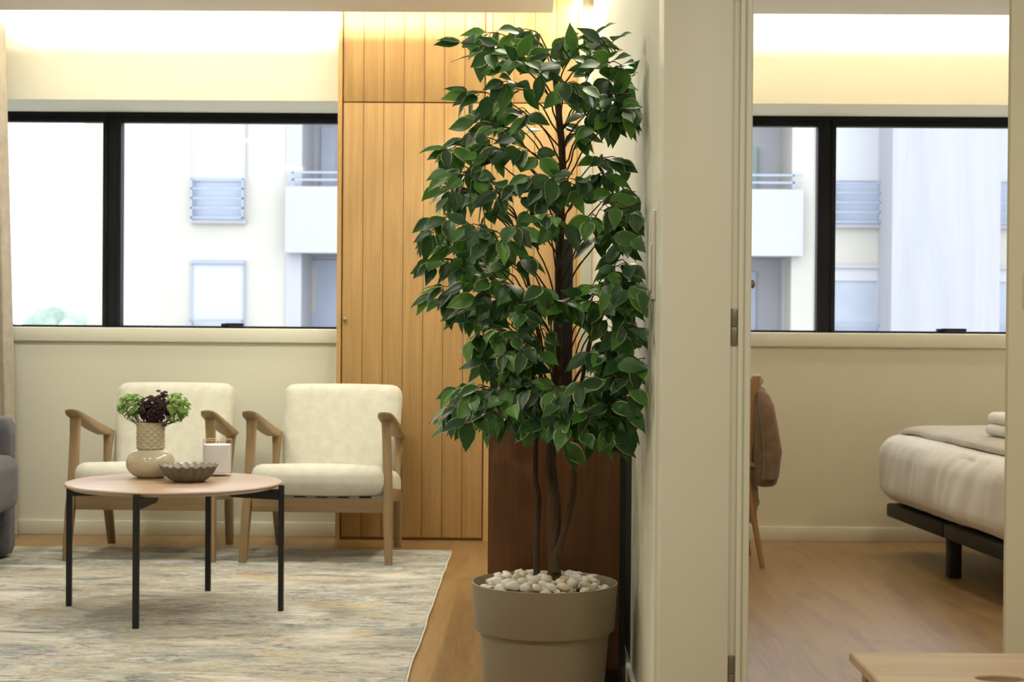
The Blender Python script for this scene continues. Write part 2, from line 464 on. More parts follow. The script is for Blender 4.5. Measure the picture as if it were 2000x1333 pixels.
# windows
def window(name, x0, x1, xm, hx0, hx1):
    w = struct(name)
    y0, y1 = 8.47, 8.53
    zt = Z1; zb = 1.034
    obj('window_frame', B((x0, x1, y0, y1, zt-.052, zt), (x0, x1, y0, y1, zb-.03, zb+.012),
                          (x0, x0+.05, y0, y1, zb, zt), (x1-.05, x1, y0, y1, zb, zt), (xm-.047, xm+.047, y0-.006, y1, zb, zt-.001),
                          (x0, x1, y0-.012, y0, zt-.022, zt), (xm-.048, xm-.026, y0-.016, y0, zb, zt-.002), (xm+.026, xm+.048, y0-.016, y0, zb, zt-.002), bev=.002), M['black_alu'], w)
    obj('pane', B((x0+.04, xm-.04, 8.495, 8.503, zb, zt-.04)), M['pane'], w, 0)
    obj('pane', B((xm+.04, x1-.04, 8.495, 8.503, zb, zt-.04)), M['pane'], w, 0)
    bm = bmesh.new()
    bm_box(bm, hx0, hx0+.045, 8.43, 8.47, zb+.002, zb+.026, bev=.004)
    bm_box(bm, hx0+.02, hx1, 8.42, 8.445, zb+.012, zb+.028, bev=.005)
    obj('handle', bm, M['black_alu'], w)
    return w
window('window_1', -3.19, -.701, -2.215, -1.63, -1.51)
window('window_2', .401, 3.99, 1.545, 2.125, 2.275)
struct('trim_4', B((-3.2, -.702, 7.978, 8.50, .965, 1.034), bev=.004), M['trim'])
struct('trim_5', B((.40, 4.0, 7.978, 8.50, .965, 1.034), bev=.004), M['sill'])

struct('trim_6', B((1.088, 2.40, 3.678, 3.70, 0, 2.10), bev=.003), M['wall_warm'])
# door frame in the end of the partition
d = struct('door_1')
bm = B((.298, .457, 3.683, 3.82, 0, 2.06), bev=.004)
obj('jamb', bm, M['trim'], d)
obj('rebate', B((.457, .474, 3.693, 3.82, 0, 2.06), bev=.0015), M['trim'], d)
bm = bmesh.new()
bm_box(bm, .474, .486, 3.680, 3.82, 0, 2.06, bev=.004, seg=3)
bm_box(bm, .486, .504, 3.687, 3.82, 0, 2.06, bev=.005, seg=3)
obj('door_stop', bm, M['trim'], d)
for zz in (.215, 1.0125, 1.805):
    hg = obj('hinge', B((.4585, .4725, 3.688, 3.698, zz, zz+.042), (.4585, .4725, 3.688, 3.698, zz+.043, zz+.085), bev=.002), M['hinge'], d, label='grey steel hinge let into the frame')
bm = bmesh.new(); bm_lathe(bm, [(.004, 0), (.004, .012), (.009, .014), (.010, .020), (.006, .025)], n=20)
for v in bm.verts: v.co = Vector((.500 + v.co.z*.8, 3.75 + v.co.x, 1.155 + v.co.y))
obj('bumper', bm, M['hinge'], d)

# ------------------------------------------------------------------ oak wardrobe wall
def planks(bm, x0, x1, z0, z1, yf, n, th=.018, g=.0022):
    w = (x1-x0)/n
    for k in range(n):
        bm_box(bm, x0+k*w+g/2, x0+(k+1)*w-g/2, yf, yf+th, z0, z1, bev=.0014)
    bm_box(bm, x0+.001, x1-.001, yf+.005, yf+th, z0+.001, z1-.001, mi=1)
wd = thing('wardrobe', 'tall built-in oak wardrobe with vertical grooves beside the left window', 'wardrobe', (0, 7.88, 0))
zs = 2.150
obj('carcass', B((-.955, .239, .030, .118, 0, 2.715), (-.955, -.934, 0, .03, 0, 2.715), (-.229, -.200, .0, .03, 0, 2.715), (.221, .239, 0, .03, 0, 2.715)), M['oak_edge'], wd)
for nm, x0, x1, n in (('door', -.928, -.235, 7), ('panel', -.198, .219, 4)):
    b1 = bmesh.new(); planks(b1, x0, x1, .015 if nm == 'door' else .002, zs-.003, .004, n)
    dl = obj(nm, b1, [M['oak_panel'], M['groove']], wd)
    b2 = bmesh.new(); planks(b2, x0, x1, zs+.003, 2.712, .004, n)
    obj('upper_door', b2, [M['oak_panel'], M['groove']], wd)
    if nm == 'door':
        bm = bmesh.new(); bm_lathe(bm, [(.010, 0), (.011, .004), (.008, .006), (.006, .012), (.009, .016), (.010, .021), (.006, .025)], n=24)
        for v in bm.verts: v.co = Vector((v.co.x-.914, .004-v.co.z, v.co.y+1.083))
        obj('knob', bm, M['hinge'], dl)

# curtain
bm = bmesh.new()
def curt(u, z): return Vector((-3.17 + u*.63 + .012*(z-1.3)*-1*u*2.4, 7.80 + .028*math.sin(u*38 + .5*math.sin(z*1.3)) + .01*math.sin(u*90), z))
nu, nz = 120, 24
g = [[curt(i/nu, .02 + 2.62*j/nz) for j in range(nz+1)] for i in range(nu+1)]
rings = []
for i in range(nu+1): rings.append([p for p in g[i]] + [p + Vector((0, .004, 0)) for p in reversed(g[i])])
bm_rings(bm, rings)
tag(obj('curtain', bm, M['curtain']), 'beige linen curtain hanging at the left end of the left window', 'curtain')

# sofa (only its far arm end shows at the left edge)
sf = thing('sofa', 'grey fabric sofa whose arm end shows at the left edge of the rug', 'sofa', (-2.72, 6.2, .012))
bm = bmesh.new()
bm_cushion(bm, (.03, .90, .315), (.395, .08, .315), .05, n=14)
obj('armrest', bm, M['sofa_fab'], sf, 60)
bm = bmesh.new(); bm_cushion(bm, (.03, -.90, .315), (.395, .08, .315), .05, n=14); obj('armrest', bm, M['sofa_fab'], sf, 60)
bm = bmesh.new(); bm_cushion(bm, (.17, .42, .345), (.32, .40, .12), .055, (.01, 0, .015), n=16); obj('seat_cushion', bm, M['sofa_fab'], sf, 60)
bm = bmesh.new(); bm_cushion(bm, (.17, -.42, .345), (.32, .39, .12), .055, (.01, 0, .015), n=16); obj('seat_cushion', bm, M['sofa_fab'], sf, 60)
bm = bmesh.new(); bm_cushion(bm, (-.02, 0, .125), (.40, .82, .105), .02, n=8); obj('base', bm, M['sofa_fab'], sf, 60)
bm = bmesh.new(); bm_cushion(bm, (-.30, 0, .50), (.12, .82, .26), .06, (.01, 0, .02), n=14); obj('backrest', bm, M['sofa_fab'], sf, 60)

# rug
bm = bmesh.new()
x0, x1, y0, y1 = -3.05, -.362, 3.2, 7.47
nx = 60
bot, top = [], []
edge = []
per = []
for i in range(80): per.append((x0 + (x1-x0)*i/80, y0))
for i in range(110): per.append((x1, y0 + (y1-y0)*i/110))
for i in range(80): per.append((x1 - (x1-x0)*i/80, y1))
for i in range(110): per.append((x0, y1 - (y1-y0)*i/110))
per = [(x + .006*noise.noise(Vector((x*4, y*4, 0))), y + .010*noise.noise(Vector((x*5, y*3, 5)))) for x, y in per]
cx, cy = (x0+x1)/2, (y0+y1)/2
def ringz(s, z): return [Vector((cx+(x-cx)*1 - math.copysign(s, x-cx)*(abs(x-cx) > 1.2), cy+(y-cy) - math.copysign(s, y-cy)*(abs(y-cy) > 2.0), z)) for x, y in per]
bm_rings(bm, [ringz(0, 0.0005), ringz(0, .008), ringz(.004, .0115)])
rug = obj('area_rug', bm, M['rug'], smooth=30)
tag(rug, 'abstract beige rug with blue and ochre streaks under the table and armchairs', 'rug')
bm = bmesh.new()
pr = ringz(.0, .006)
bm_tube(bm, pr[80:190], .0042, 6)
obj('binding', bm, M['rug_edge'], rug)

# ------------------------------------------------------------------ armchairs
def make_armchair():
    t = thing('armchair', '', 'armchair', group='cream armchairs under the left window')
    bm = bmesh.new()
    def dsh(p):
        u = p.x/.30
        p.z -= .13*(p.y+.10)
        p.y -= .012*(1-u*u) if p.y < 0 else 0
        return p
    bm_cushion(bm, (0, -.028, .347), (.304, .285, .066), .056, (.0, .010, .016), n=22, deform=dsh)
    obj('seat_cushion', bm, M['beige_fab'], t, 180)
    bm = bmesh.new()
    def bd(p):  # narrower at the bottom, leaning
        k = (p.z+.21)/.42
        p.x *= .955 + .055*k
        return p
    bm_cushion(bm, (0, 0, 0), (.281, .055, .225), .052, (.004, .010, .006), n=22, deform=bd)
    rot = Matrix.Translation((0, .345, .540)) @ Matrix.Rotation(math.radians(-17), 4, 'X')
    for v in bm.verts: v.co = rot @ v.co
    obj('back_cushion', bm, M['beige_fab'], t, 180)
    X = Vector((1, 0, 0)); Y = Vector((0, 1, 0)); Z = Vector((0, 0, 1))
    for s in (-1, 1):
        # front leg, slightly splayed
        bm = bmesh.new()
        bm_loft(bm, [((s*.321-.008, -.28, 0), X, Y, .016, .017), ((s*.311-.004, -.275, .22), X, Y, .019, .026), ((s*.306, -.268, .33), X, Y, .019, .027), ((s*.299, -.262, .55), X, Y, .019, .022), ((s*.297, -.260, .635), X, Y, .022, .022)], e=7)
        obj('leg', bm, M['ash'], t)
        # rear leg: boomerang profile
        bm = bmesh.new()
        bm_loft(bm, [((s*.280, .285, 0), X, Y, .017, .016), ((s*.286, .235, .19), X, Y, .018, .028), ((s*.290, .205, .25), X, Y, .014, .034), ((s*.289, .215, .34), X, Y, .010, .020), ((s*.289, .245, .47), X, Y, .017, .026), ((s*.289, .262, .538), X, Y, .022, .034)], e=7)
        obj('leg', bm, M['ash'], t)
        # armrest: thick sculpted board sloping backwards
        bm = bmesh.new()
        secs = []
        for (y, w, h, x) in ((-.335, .014, .004, .297), (-.325, .029, .008, .297), (-.29, .035, .012, .297), (-.24, .036, .014, .297), (-.12, .034, .018, .297), (.02, .031, .022, .297), (.15, .029, .022, .296), (.25, .026, .015, .295), (.296, .024, .008, .294), (.304, .012, .004, .294)):
            z = .668 - .205*(y+.335) - h
            secs.append(((s*x, y, z), X, Z, w, h))
        bm_loft(bm, secs, e=4.5, n=24)
        obj('armrest', bm, M['ash'], t)
        # side rail from the front leg down to the rear leg
        bm = bmesh.new()
        bm_loft(bm, [((s*.296, -.255, .300), X, Z, .012, .030), ((s*.290, .21, .252), X, Z, .012, .030)], e=7)
        obj('side_rail', bm, M['ash'], t)
        # slanted back post carrying the back cushion
        bm = bmesh.new()
        bm_loft(bm, [((s*.22, .22, .25), X, Y, .012, .018), ((s*.20, .47, .70), X, Y, .012, .014)], e=6)
        obj('back_post', bm, M['ash'], t)
    bm = bmesh.new(); bm_box(bm, -.29, .29, -.29, -.268, .225, .288, bev=.005); obj('front_rail', bm, M['ash_x'], t)
    bm = bmesh.new(); bm_box(bm, -.285, .285, .20, .222, .225, .275, bev=.005)
    obj('rear_rail', bm, M['ash'], t)
    obj('back_slat', B((-.21, .21, .435, .455, .63, .68), bev=.005), M['ash'], t)
    bm = bmesh.new()
    for k in range(5): bm_box(bm, -.20+k*.095, -.15+k*.095, -.27, .21, .288, .300)
    obj('webbing', bm, M['black_metal'], t)
    return t
ch = make_armchair()
ch.location = (-.912, 7.275, .012); ch.rotation_euler = (0, 0, -.045)
ch['label'] = 'cream upholstered armchair with ash frame standing in front of the oak wardrobe'
dup(ch, (-1.700, 7.30, .012), -.005, 'cream upholstered ash armchair standing behind the vase and round coffee table')

# ------------------------------------------------------------------ coffee table
TX, TY, TZ = -1.299, 5.86, .012
tb = thing('coffee_table', 'round wooden coffee table with four thin black metal legs', 'table', (TX, TY, TZ))
bm = bmesh.new()
bm_lathe(bm, [(.30, .442), (.366, .445), (.389, .456), (.3915, .460), (.3895, .464), (.385, .4655)], n=96)
obj('tabletop', bm, M['table_top'], tb, 50)
legs = [(-1.341, 5.475), (-1.256, 6.235), (-1.694, 5.895), (-.903, 5.832)]
for (lx, ly) in legs:
    dx, dy = lx-TX, ly-TY
    L = math.hypot(dx, dy); k = .397/L
    ux, uy = dx/L, dy/L
    bm = bmesh.new(); bm_loft(bm, [((ux*.397, uy*.397, 0), (ux, uy, 0), (-uy, ux, 0), .0095, .0105), ((ux*.397, uy*.397, .458), (ux, uy, 0), (-uy, ux, 0), .0095, .0105)], e=6)
    lg = obj('leg', bm, M['black_metal'], tb)
    t = bmesh.new()
    bm_prism(t, [(.18, .442), (.388, .442), (.388, .405), (.215, .412)], 'Y', -.009, .009)
    for v in t.verts: v.co = Vector((ux*v.co.x - uy*v.co.y, uy*v.co.x + ux*v.co.y, v.co.z))
    obj('bracket', t, M['black_metal'], tb)

ZT = TZ + .4655
# vase
vz = thing('vase', 'cream vase with glossy round body and textured neck on the coffee table', 'vase', (-1.421, 6.00, ZT))
bm = bmesh.new()
prof = [(.046, 0), (.049, .0015)]
for k in range(0, 19):
    a = -PI*.365 + (PI*.765)*k/18
    prof.append((.026 + .064*math.cos(a), .0545 + .0555*math.sin(a)))
prof += [(.048, .1095)]
bm_lathe(bm, [(r, z) for r, z in prof], n=64)
obj('body', bm, M['ceramic'], vz, 60)
bm = bmesh.new()
NN = 96
rings = []
for j in range(50):
    z = .108 + .100*j/49
    ring = []
    for k in range(NN):
        a = 2*PI*k/NN
        row = (z-.108)/.100*9
        cell = math.sin(a*11 + (PI if int(row) % 2 else 0)) * abs(math.sin(row*PI))
        r = .0500 + .0040*max(0, cell) - (.001 if j in (0, 49) else 0)
        ring.append(Vector((r*math.cos(a), r*math.sin(a), z)))
    rings.append(ring)
rings.append([Vector((.044*math.cos(2*PI*k/NN), .044*math.sin(2*PI*k/NN), .208)) for k in range(NN)])
rings.append([Vector((.044*math.cos(2*PI*k/NN), .044*math.sin(2*PI*k/NN), .15)) for k in range(NN)])
bm_rings(bm, rings)
obj('neck', bm, M['ceramic_matt'], vz, 60)

# artificial sprigs in the vase
def sprig(name, label, cat, mat, centre, spread, nblob, stems, seed, size=.013, blob='rosette'):
    random.seed(seed)
    base = Vector((-1.421, 6.00, ZT+.18))
    t = thing(name, label, cat, base, group='artificial sprigs in the vase')
    bm = bmesh.new(); tips = []
    c = Vector(centre) - base
    for k in range(nblob):
        while True:
            p = Vector((random.uniform(-1, 1), random.uniform(-1, 1), random.uniform(-1, 1)))
            if p.length < 1: break
        tips.append(c + Vector((p.x*spread[0], p.y*spread[1], p.z*spread[2])))
    for p in tips:
        s = size*random.uniform(.7, 1.25)
        n = 7
        up = (p - c*.6).normalized() + Vector((0, -.3, .5)); up.normalize()
        a = up.orthogonal().normalized(); b = up.cross(a)
        for ring, (m, tilt, ln) in enumerate(((7, .25, 1.0), (5, .9, .75), (3, 1.6, .5))):
            for q in range(m):
                ang = 2*PI*(q + .5*ring)/m
                dd = (a*math.cos(ang) + b*math.sin(ang)) + up*tilt; dd.normalize()
                tip = p + dd*s*ln
                w = dd.cross(up)
                if w.length < .1: w = a
                w = w.normalized()*s*.28; th = up*s*.16
                mid = p + dd*s*ln*.6
                v = [bm.verts.new(x) for x in (p, mid+w+th*.4, tip, mid-w+th*.4, mid+th*1.8, mid-th*.8)]
                for f in ((0, 1, 4), (1, 2, 4), (2, 3, 4), (3, 0, 4), (1, 0, 5), (2, 1, 5), (3, 2, 5), (0, 3, 5)): bm.faces.new([v[i] for i in f])
    obj('blooms', bm, mat, t, 30)
    bm = bmesh.new()
    for k in range(stems):
        tp = random.choice(tips)
        r0 = Vector((random.uniform(-.022, .022) + (.012 if c.x > 0 else -.012)*(abs(c.x) > .03), random.uniform(-.02, .02), -.04))
        if abs(c.x) > .03:
            out = Vector((tp.x*random.uniform(.85, 1.08), tp.y, .035 + random.uniform(-.012, .01)))
            m1 = Vector((r0.x*1.3, r0.y, .04))
            pts = []
            for j in range(11):
                u = j/10
                pts.append(r0*(1-u)**3 + m1*3*u*(1-u)**2 + Vector((out.x, out.y, .018))*3*u*u*(1-u) + (Vector((out.x, out.y, min(tp.z, .07))))*u**3)
        else:
            pts = [r0.lerp(tp, j/6) + Vector((0, 0, .01*math.sin(PI*j/6))) for j in range(7)]
        bm_tube(bm, pts, .0012, 5)
    obj('stems', bm, M['stem_brown'] if mat != M['succ_dark'] else M['succ_dark'], t)
    return t
vx, vy = -1.421, 6.0
sprig('artificial_sprig', 'bright green artificial succulent sprig at the left of the vase', 'sprig', M['succ_green'], (vx-.066, vy-.01, ZT+.270), (.055, .048, .044), 230, 18, 3, .0095)
sprig('artificial_sprig', 'bright green artificial succulent sprig at the right of the vase', 'sprig', M['succ_green'], (vx+.098, vy-.005, ZT+.262), (.048, .048, .054), 230, 18, 8, .0095)
sprig('artificial_flower', 'dark purple artificial bloom in the middle of the vase', 'flower', M['succ_dark'], (vx+.018, vy-.025, ZT+.258), (.060, .042, .050), 300, 18, 4, .0105)
sprig('artificial_flower', 'small dark purple bloom rising highest above the vase', 'flower', M['succ_dark'], (vx+.044, vy-.01, ZT+.308), (.026, .016, .018), 22, 5, 6, .0095)

# fluted bowl
bm = bmesh.new()
NF, flutes = 180, 20
def bowlring(r, z, amp, zamp=0):
    out = []
    for k in range(NF):
        a = 2*PI*k/NF; w = math.cos(a*flutes)
        rr = r + amp*w
        out.append(Vector((rr*math.cos(a), rr*math.sin(a), z + zamp*w)))
    return out
outer = [(.050, 0, 0, 0), (.056, .002, .0008, 0), (.070, .012, .0030, 0), (.083, .026, .0045, 0), (.092, .040, .005, .0005), (.098, .051, .005, .002), (.104, .058, .005, .0035), (.101, .0605, .005, .0035)]
inner = [(.092, .052, .005, .0015), (.082, .036, .004, 0), (.066, .018, .001, 0), (.045, .008, 0, 0)]
bw = thing('fluted_bowl', 'grey-taupe fluted bowl with scalloped rim on the coffee table', 'bowl', (-1.248, 5.86, ZT))
bm_rings(bm, [bowlring(*o) for o in outer] )
bm2 = bmesh.new(); bm_rings(bm2, [bowlring(*o) for o in [(.1005, .0607, .005, .0035)] + inner], cap=False)
bm2.faces.new([bm2.verts[i] for i in []]) if False else None
# drop the outer shell's top cap so the bowl is open
bm.faces.ensure_lookup_table()
bmesh.ops.delete(bm, geom=[f for f in bm.faces if len(f.verts) > 10 and f.calc_center_median().z > .03], context='FACES_ONLY')
obj('shell', bm, M['bowl'], bw, 60)
bm2.verts.ensure_lookup_table()
bm2.faces.new([bm2.verts[len(bm2.verts)-NF+i] for i in range(NF)])
obj('interior', bm2, M['bowl_in'], bw, 60)

# candle glass
cj = thing('candle_jar', 'clear glass candle jar with white wax and gold rim on the coffee table', 'candle', (-1.192, 6.11, ZT))
bm = bmesh.new(); bm_lathe(bm, [(.052, 0), (.0555, .003), (.0555, .1365), (.0530, .1365), (.0530, .012), (.02, .010)], n=64); obj('glass', bm, M['clear'], cj, 50)
bm = bmesh.new(); bm_lathe(bm, [(.048, .012), (.0515, .014), (.0520, .118), (.050, .1185)], n=64); obj('wax', bm, M['wax'], cj, 50)
bm = bmesh.new(); bm_tube(bm, [(.002, 0, .118), (.001, 0, .124), (.003, 0, .129)], .001, 6); obj('wick', bm, M['black_metal'], cj)
bm = bmesh.new()
bm_rings(bm, [[Vector(((.0545 + .0008*math.cos(b*PI/4))*math.cos(2*PI*k/64), (.0545 + .0008*math.cos(b*PI/4))*math.sin(2*PI*k/64), 0.1372 + .0011*math.sin(b*PI/4))) for b in range(8)] for k in range(64)], closed=True)
obj('gold_rim', bm, M['gold'], cj, 180, label='thin gold rim')

# ------------------------------------------------------------------ sideboard, television
sb = thing('sideboard', 'dark walnut sideboard end standing behind the potted ficus', 'cabinet', (0, 4.70, 0))
obj('side_panel', B((-.122, .265, 0, .025, .05, .84), bev=.002), M['walnut'], sb)
obj('side_panel', B((-.122, .265, 1.675, 1.70, .05, .84), bev=.002), M['walnut'], sb)
obj('top', B((-.122, .265, .025, 1.675, .815, .84), bev=.002), M['walnut'], sb)
obj('shelf_base', B((-.110, .265, .025, 1.675, .05, .075), bev=.002), M['walnut'], sb)
for k in range(3):
    y = .027 + k*.549
    dr = obj('door', B((-.122, -.104, y+.002, y+.547, .078, .812), bev=.002), M['walnut'], sb)
    obj('handle', B((-.128, -.122, y+.26, y+.29, .74, .752), bev=.001), M['black_metal'], dr)
obj('back_panel', B((.265, .281, .0, 1.70, .06, .84)), M['black_metal'], sb, label='black back panel')
for (fx, fy) in ((-.10, .03), (.245, .03), (-.10, 1.64), (.245, 1.64)):
    obj('foot', B((fx-.018, fx+.018, fy-.018, fy+.018, 0, .05), bev=.002), M['black_metal'], sb)
tv = thing('television', 'black television seen edge-on behind the ficus leaves on the sideboard', 'television', (0, 4.95, .84))
obj('housing', B((.076, .128, 0, .86, .03, .485), bev=.004), M['black_metal'], tv)
obj('screen', B((.073, .077, .008, .852, .040, .477)), M['screen'], tv)
obj('stand', B((.02, .18, .30, .56, 0, .010), (.095, .115, .40, .46, .008, .05), bev=.002), M['black_metal'], tv)

# intercom on the partition wall and switch right of the doorway
ic = thing('intercom', 'white wall intercom on the partition beside the ficus leaves', 'intercom', (.298, 3.86, 1.12))
obj('housing', B((-.008, 0, 0, .14, 0, .215), bev=.003), M['white_plastic'], ic)
obj('handset', B((-.014, -.008, .015, .06, .02, .135), bev=.005), M['white_plastic'], ic)
obj('button_plate', B((-.0095, -.008, .075, .125, .03, .185), bev=.001), M['white_plastic'], ic)
sw = thing('light_switch', 'white light switch on the wall right of the doorway', 'light switch', (1.160, 3.678, 1.105))
obj('plate', B((-.040, .040, -.008, 0, 0, .082), bev=.003), M['white_plastic'], sw)
obj('rocker', B((-.028, .028, -.012, -.008, .012, .070), bev=.002), M['white_plastic'], sw)

# ------------------------------------------------------------------ potted ficus
PX, PY = .043, 4.42
pt = thing('plant_pot', 'taupe plastic planter with a wide raised collar, standing before the walnut sideboard', 'planter', (PX, PY, 0))
bm = bmesh.new()
bm_lathe(bm, [(.155, 0), (.160, .004), (.178, .218), (.190, .222), (.193, .228), (.1995, .345), (.2005, .351), (.1975, .352), (.193, .345), (.185, .26), (.16, .25)], n=96)
obj('shell', bm, M['pot'], pt, 30)
bm = bmesh.new(); bm_lathe(bm, [(.186, .27), (.187, .305)], n=48); obj('soil', bm, M['soil'], pt)

random.seed(21)
ico = bmesh.new(); bmesh.ops.create_icosphere(ico, subdivisions=2, radius=1)
icov = [v.co.copy() for v in ico.verts]; ico.verts.index_update(); icof = [[v.index for v in f.verts] for f in ico.faces]; ico.free()
pebs = []
for s in range(6):
    me = bpy.data.meshes.new('pebble')
    sx, sy, sz = random.uniform(.8, 1.25), random.uniform(.65, .9), random.uniform(.45, .7)
    vs = []
    for v in icov:
        k = 1 + .34*noise.noise(v*1.3 + Vector((s*7, 0, 0))) + .10*noise.noise(v*2.6 + Vector((s*3, 5, 0)))
        vs.append((v.x*sx*k, v.y*sy*k, v.z*sz*k))
    me.from_pydata(vs, [], icof)
    me.polygons.foreach_set('use_smooth', [True]*len(me.polygons))
    me.materials.append(M[('pebble', 'pebble', 'pebble2', 'pebble', 'pebble2', 'pebble3')[s]])
    pebs.append(me)
placed = []
tries = 0
while len(placed) < 128 and tries < 9000:
    tries += 1
    a = random.uniform(0, 2*PI); r = .176*math.sqrt(random.random())
    x, y = r*math.cos(a), r*math.sin(a)
    lay = 0 if len(placed) < 82 else 1
    if lay and r > .145: continue
    if math.hypot(x-.027, y) < .030 or math.hypot(x+.022, y-.03) < .018: continue
    if any(math.hypot(x-px_, y-py_) < (.0285 if lay == 0 else .030) and l_ == lay for px_, py_, l_ in placed): 
        if not (tries > 6000 and lay == 0 and random.random() < .02): continue
    placed.append((x, y, lay))
    s = .0180*random.uniform(.8, 1.35)
    mi = random.choice((0, 1, 2, 3, 4, 0, 1, 3, 5))
    o = bpy.data.objects.new('pebble', pebs[mi]); COL.objects.link(o)
    o.location = (PX+x, PY+y, .338 - (.008 if r > .15 else 0) + lay*.015 + random.uniform(-.002, .002) + .012*(1-r/.17))
    o.scale = (s, s, s); o.rotation_euler = (random.uniform(-.5, .5), random.uniform(-.5, .5), random.uniform(0, 6.28))
    if math.hypot(x-.027, y) < .075: zone = 'beside the ficus trunk'
    elif y < -.085: zone = 'along the front rim of the planter'
    elif y > .085: zone = 'along the back rim of the planter, behind the trunks'
    elif x < -.05: zone = 'on the left side of the planter'
    elif x > .09: zone = 'on the right side of the planter'
    else: zone = 'in the middle of the planter, in front of or behind the trunks'
    colr = 'pinkish-beige' if mi == 5 else ('cream' if mi in (2, 4) else 'white')
    tag(o, 'smooth %s pebble %s' % (colr, zone), 'pebble', '%s pebbles %s' % (colr, zone))

TIPS = [(-0.192, 4.42, 1.83), (-0.132, 4.52, 1.87), (-0.091, 4.32, 1.8), (-0.016, 4.47, 1.873), (0.019, 4.32, 1.8), (0.099, 4.52, 1.864), (0.174, 4.42, 1.851), (0.211, 4.32, 1.816), (0.2, 4.22, 1.744), (0.108, 4.32, 1.78), (-0.042, 4.22, 1.749), (-0.172, 4.47, 1.701), (-0.137, 4.52, 1.661), (-0.153, 4.37, 1.606), (-0.076, 4.27, 1.703), (0.267, 4.32, 1.727), (0.248, 4.22, 1.657), (0.262, 4.17, 1.621), (0.194, 4.22, 1.61), (0.168, 4.42, 1.685), (0.079, 4.17, 1.688), (-0.041, 4.27, 1.628), (-0.225, 4.42, 1.539), (-0.244, 4.47, 1.501), (-0.195, 4.54, 1.584), (-0.122, 4.27, 1.532), (-0.079, 4.52, 1.611), (-0.034, 4.32, 1.532), (0.125, 4.47, 1.589), (0.2, 4.32, 1.503), (0.213, 4.32, 1.657), (-0.25, 4.42, 1.436), (-0.219, 4.32, 1.468), (-0.266, 4.37, 1.348), (-0.286, 4.47, 1.316), (-0.187, 4.22, 1.405), (-0.151, 4.32, 1.455), (-0.085, 4.17, 1.402), (-0.006, 4.17, 1.442), (0.053, 4.12, 1.438), (0.132, 4.12, 1.432), (0.193, 4.32, 1.458), (0.263, 4.22, 1.409), (0.271, 4.07, 1.344), (0.271, 4.02, 1.276), (0.209, 4.07, 1.363), (-0.265, 4.42, 1.238), (-0.271, 4.42, 1.14), (-0.234, 4.32, 1.159), (-0.215, 4.27, 1.266), (-0.164, 4.17, 1.315), (-0.177, 4.17, 1.208), (-0.116, 4.12, 1.273), (-0.05, 4.07, 1.309), (0.027, 4.07, 1.336), (0.244, 4.12, 1.315), (0.243, 4.02, 1.206), (0.276, 3.87, 1.145), (0.256, 3.97, 1.16), (0.208, 4.02, 1.154), (0.237, 3.97, 1.115), (-0.125, 4.22, 1.184), (-0.113, 4.52, 1.251), (-0.182, 4.32, 1.104), (-0.138, 4.22, 1.13), (-0.069, 4.12, 1.155), (-0.023, 4.07, 1.089), (0.029, 4.07, 1.154), (0.081, 4.07, 1.116), (-0.161, 4.32, 1.019), (-0.097, 4.22, 1.043), (-0.069, 4.17, 0.983), (-0.112, 4.32, 0.96), (0.259, 3.92, 1.052), (0.241, 4.02, 1.027), (0.214, 4.12, 0.986), (0.2, 4.22, 0.924), (-0.016, 4.12, 0.998), (-0.201, 4.32, 0.829), (-0.212, 4.42, 0.781), (-0.196, 4.52, 0.876), (-0.151, 4.27, 0.872), (-0.162, 4.22, 0.807), (-0.096, 4.22, 0.888), (-0.047, 4.12, 0.853), (-0.008, 4.12, 0.893), (0.031, 4.07, 0.843), (0.07, 4.07, 0.882), (0.095, 4.02, 0.808), (0.14, 4.02, 0.847), (0.134, 4.02, 0.782), (0.197, 4.02, 0.86), (0.206, 4.07, 0.806), (0.248, 4.12, 0.79), (0.255, 4.02, 0.847), (0.267, 3.92, 0.903), (0.281, 3.92, 0.959), (0.247, 4.12, 0.934), (0.084, 4.07, 0.766), (0.16, 4.07, 0.909), (-0.07, 4.32, 0.802), (0.006, 4.52, 0.763), (0.185, 4.32, 0.749)]
MAIN = [(0.07, 4.42, 0.354), (0.068, 4.42, 0.46), (0.068, 4.42, 0.572), (0.056, 4.42, 0.685), (0.066, 4.42, 0.826), (0.072, 4.42, 0.981), (0.076, 4.42, 1.164), (0.079, 4.42, 1.347), (0.082, 4.42, 1.516), (0.07, 4.42, 1.656), (0.058, 4.42, 1.769)]
LEFT = [(0.021, 4.45, 0.356), (0.02, 4.45, 0.484), (0.024, 4.45, 0.583), (0.016, 4.45, 0.625), (0.016, 4.45, 0.739), (0.022, 4.45, 0.866), (0.03, 4.45, 0.98), (0.004, 4.45, 1.107), (-0.019, 4.45, 1.235), (-0.038, 4.45, 1.348)]
RIGHT = [(0.072, 4.4, 0.42), (0.09, 4.4, 0.477), (0.109, 4.4, 0.547), (0.121, 4.4, 0.617), (0.121, 4.4, 0.715), (0.132, 4.4, 0.855), (0.158, 4.4, 0.996), (0.179, 4.4, 1.094)]

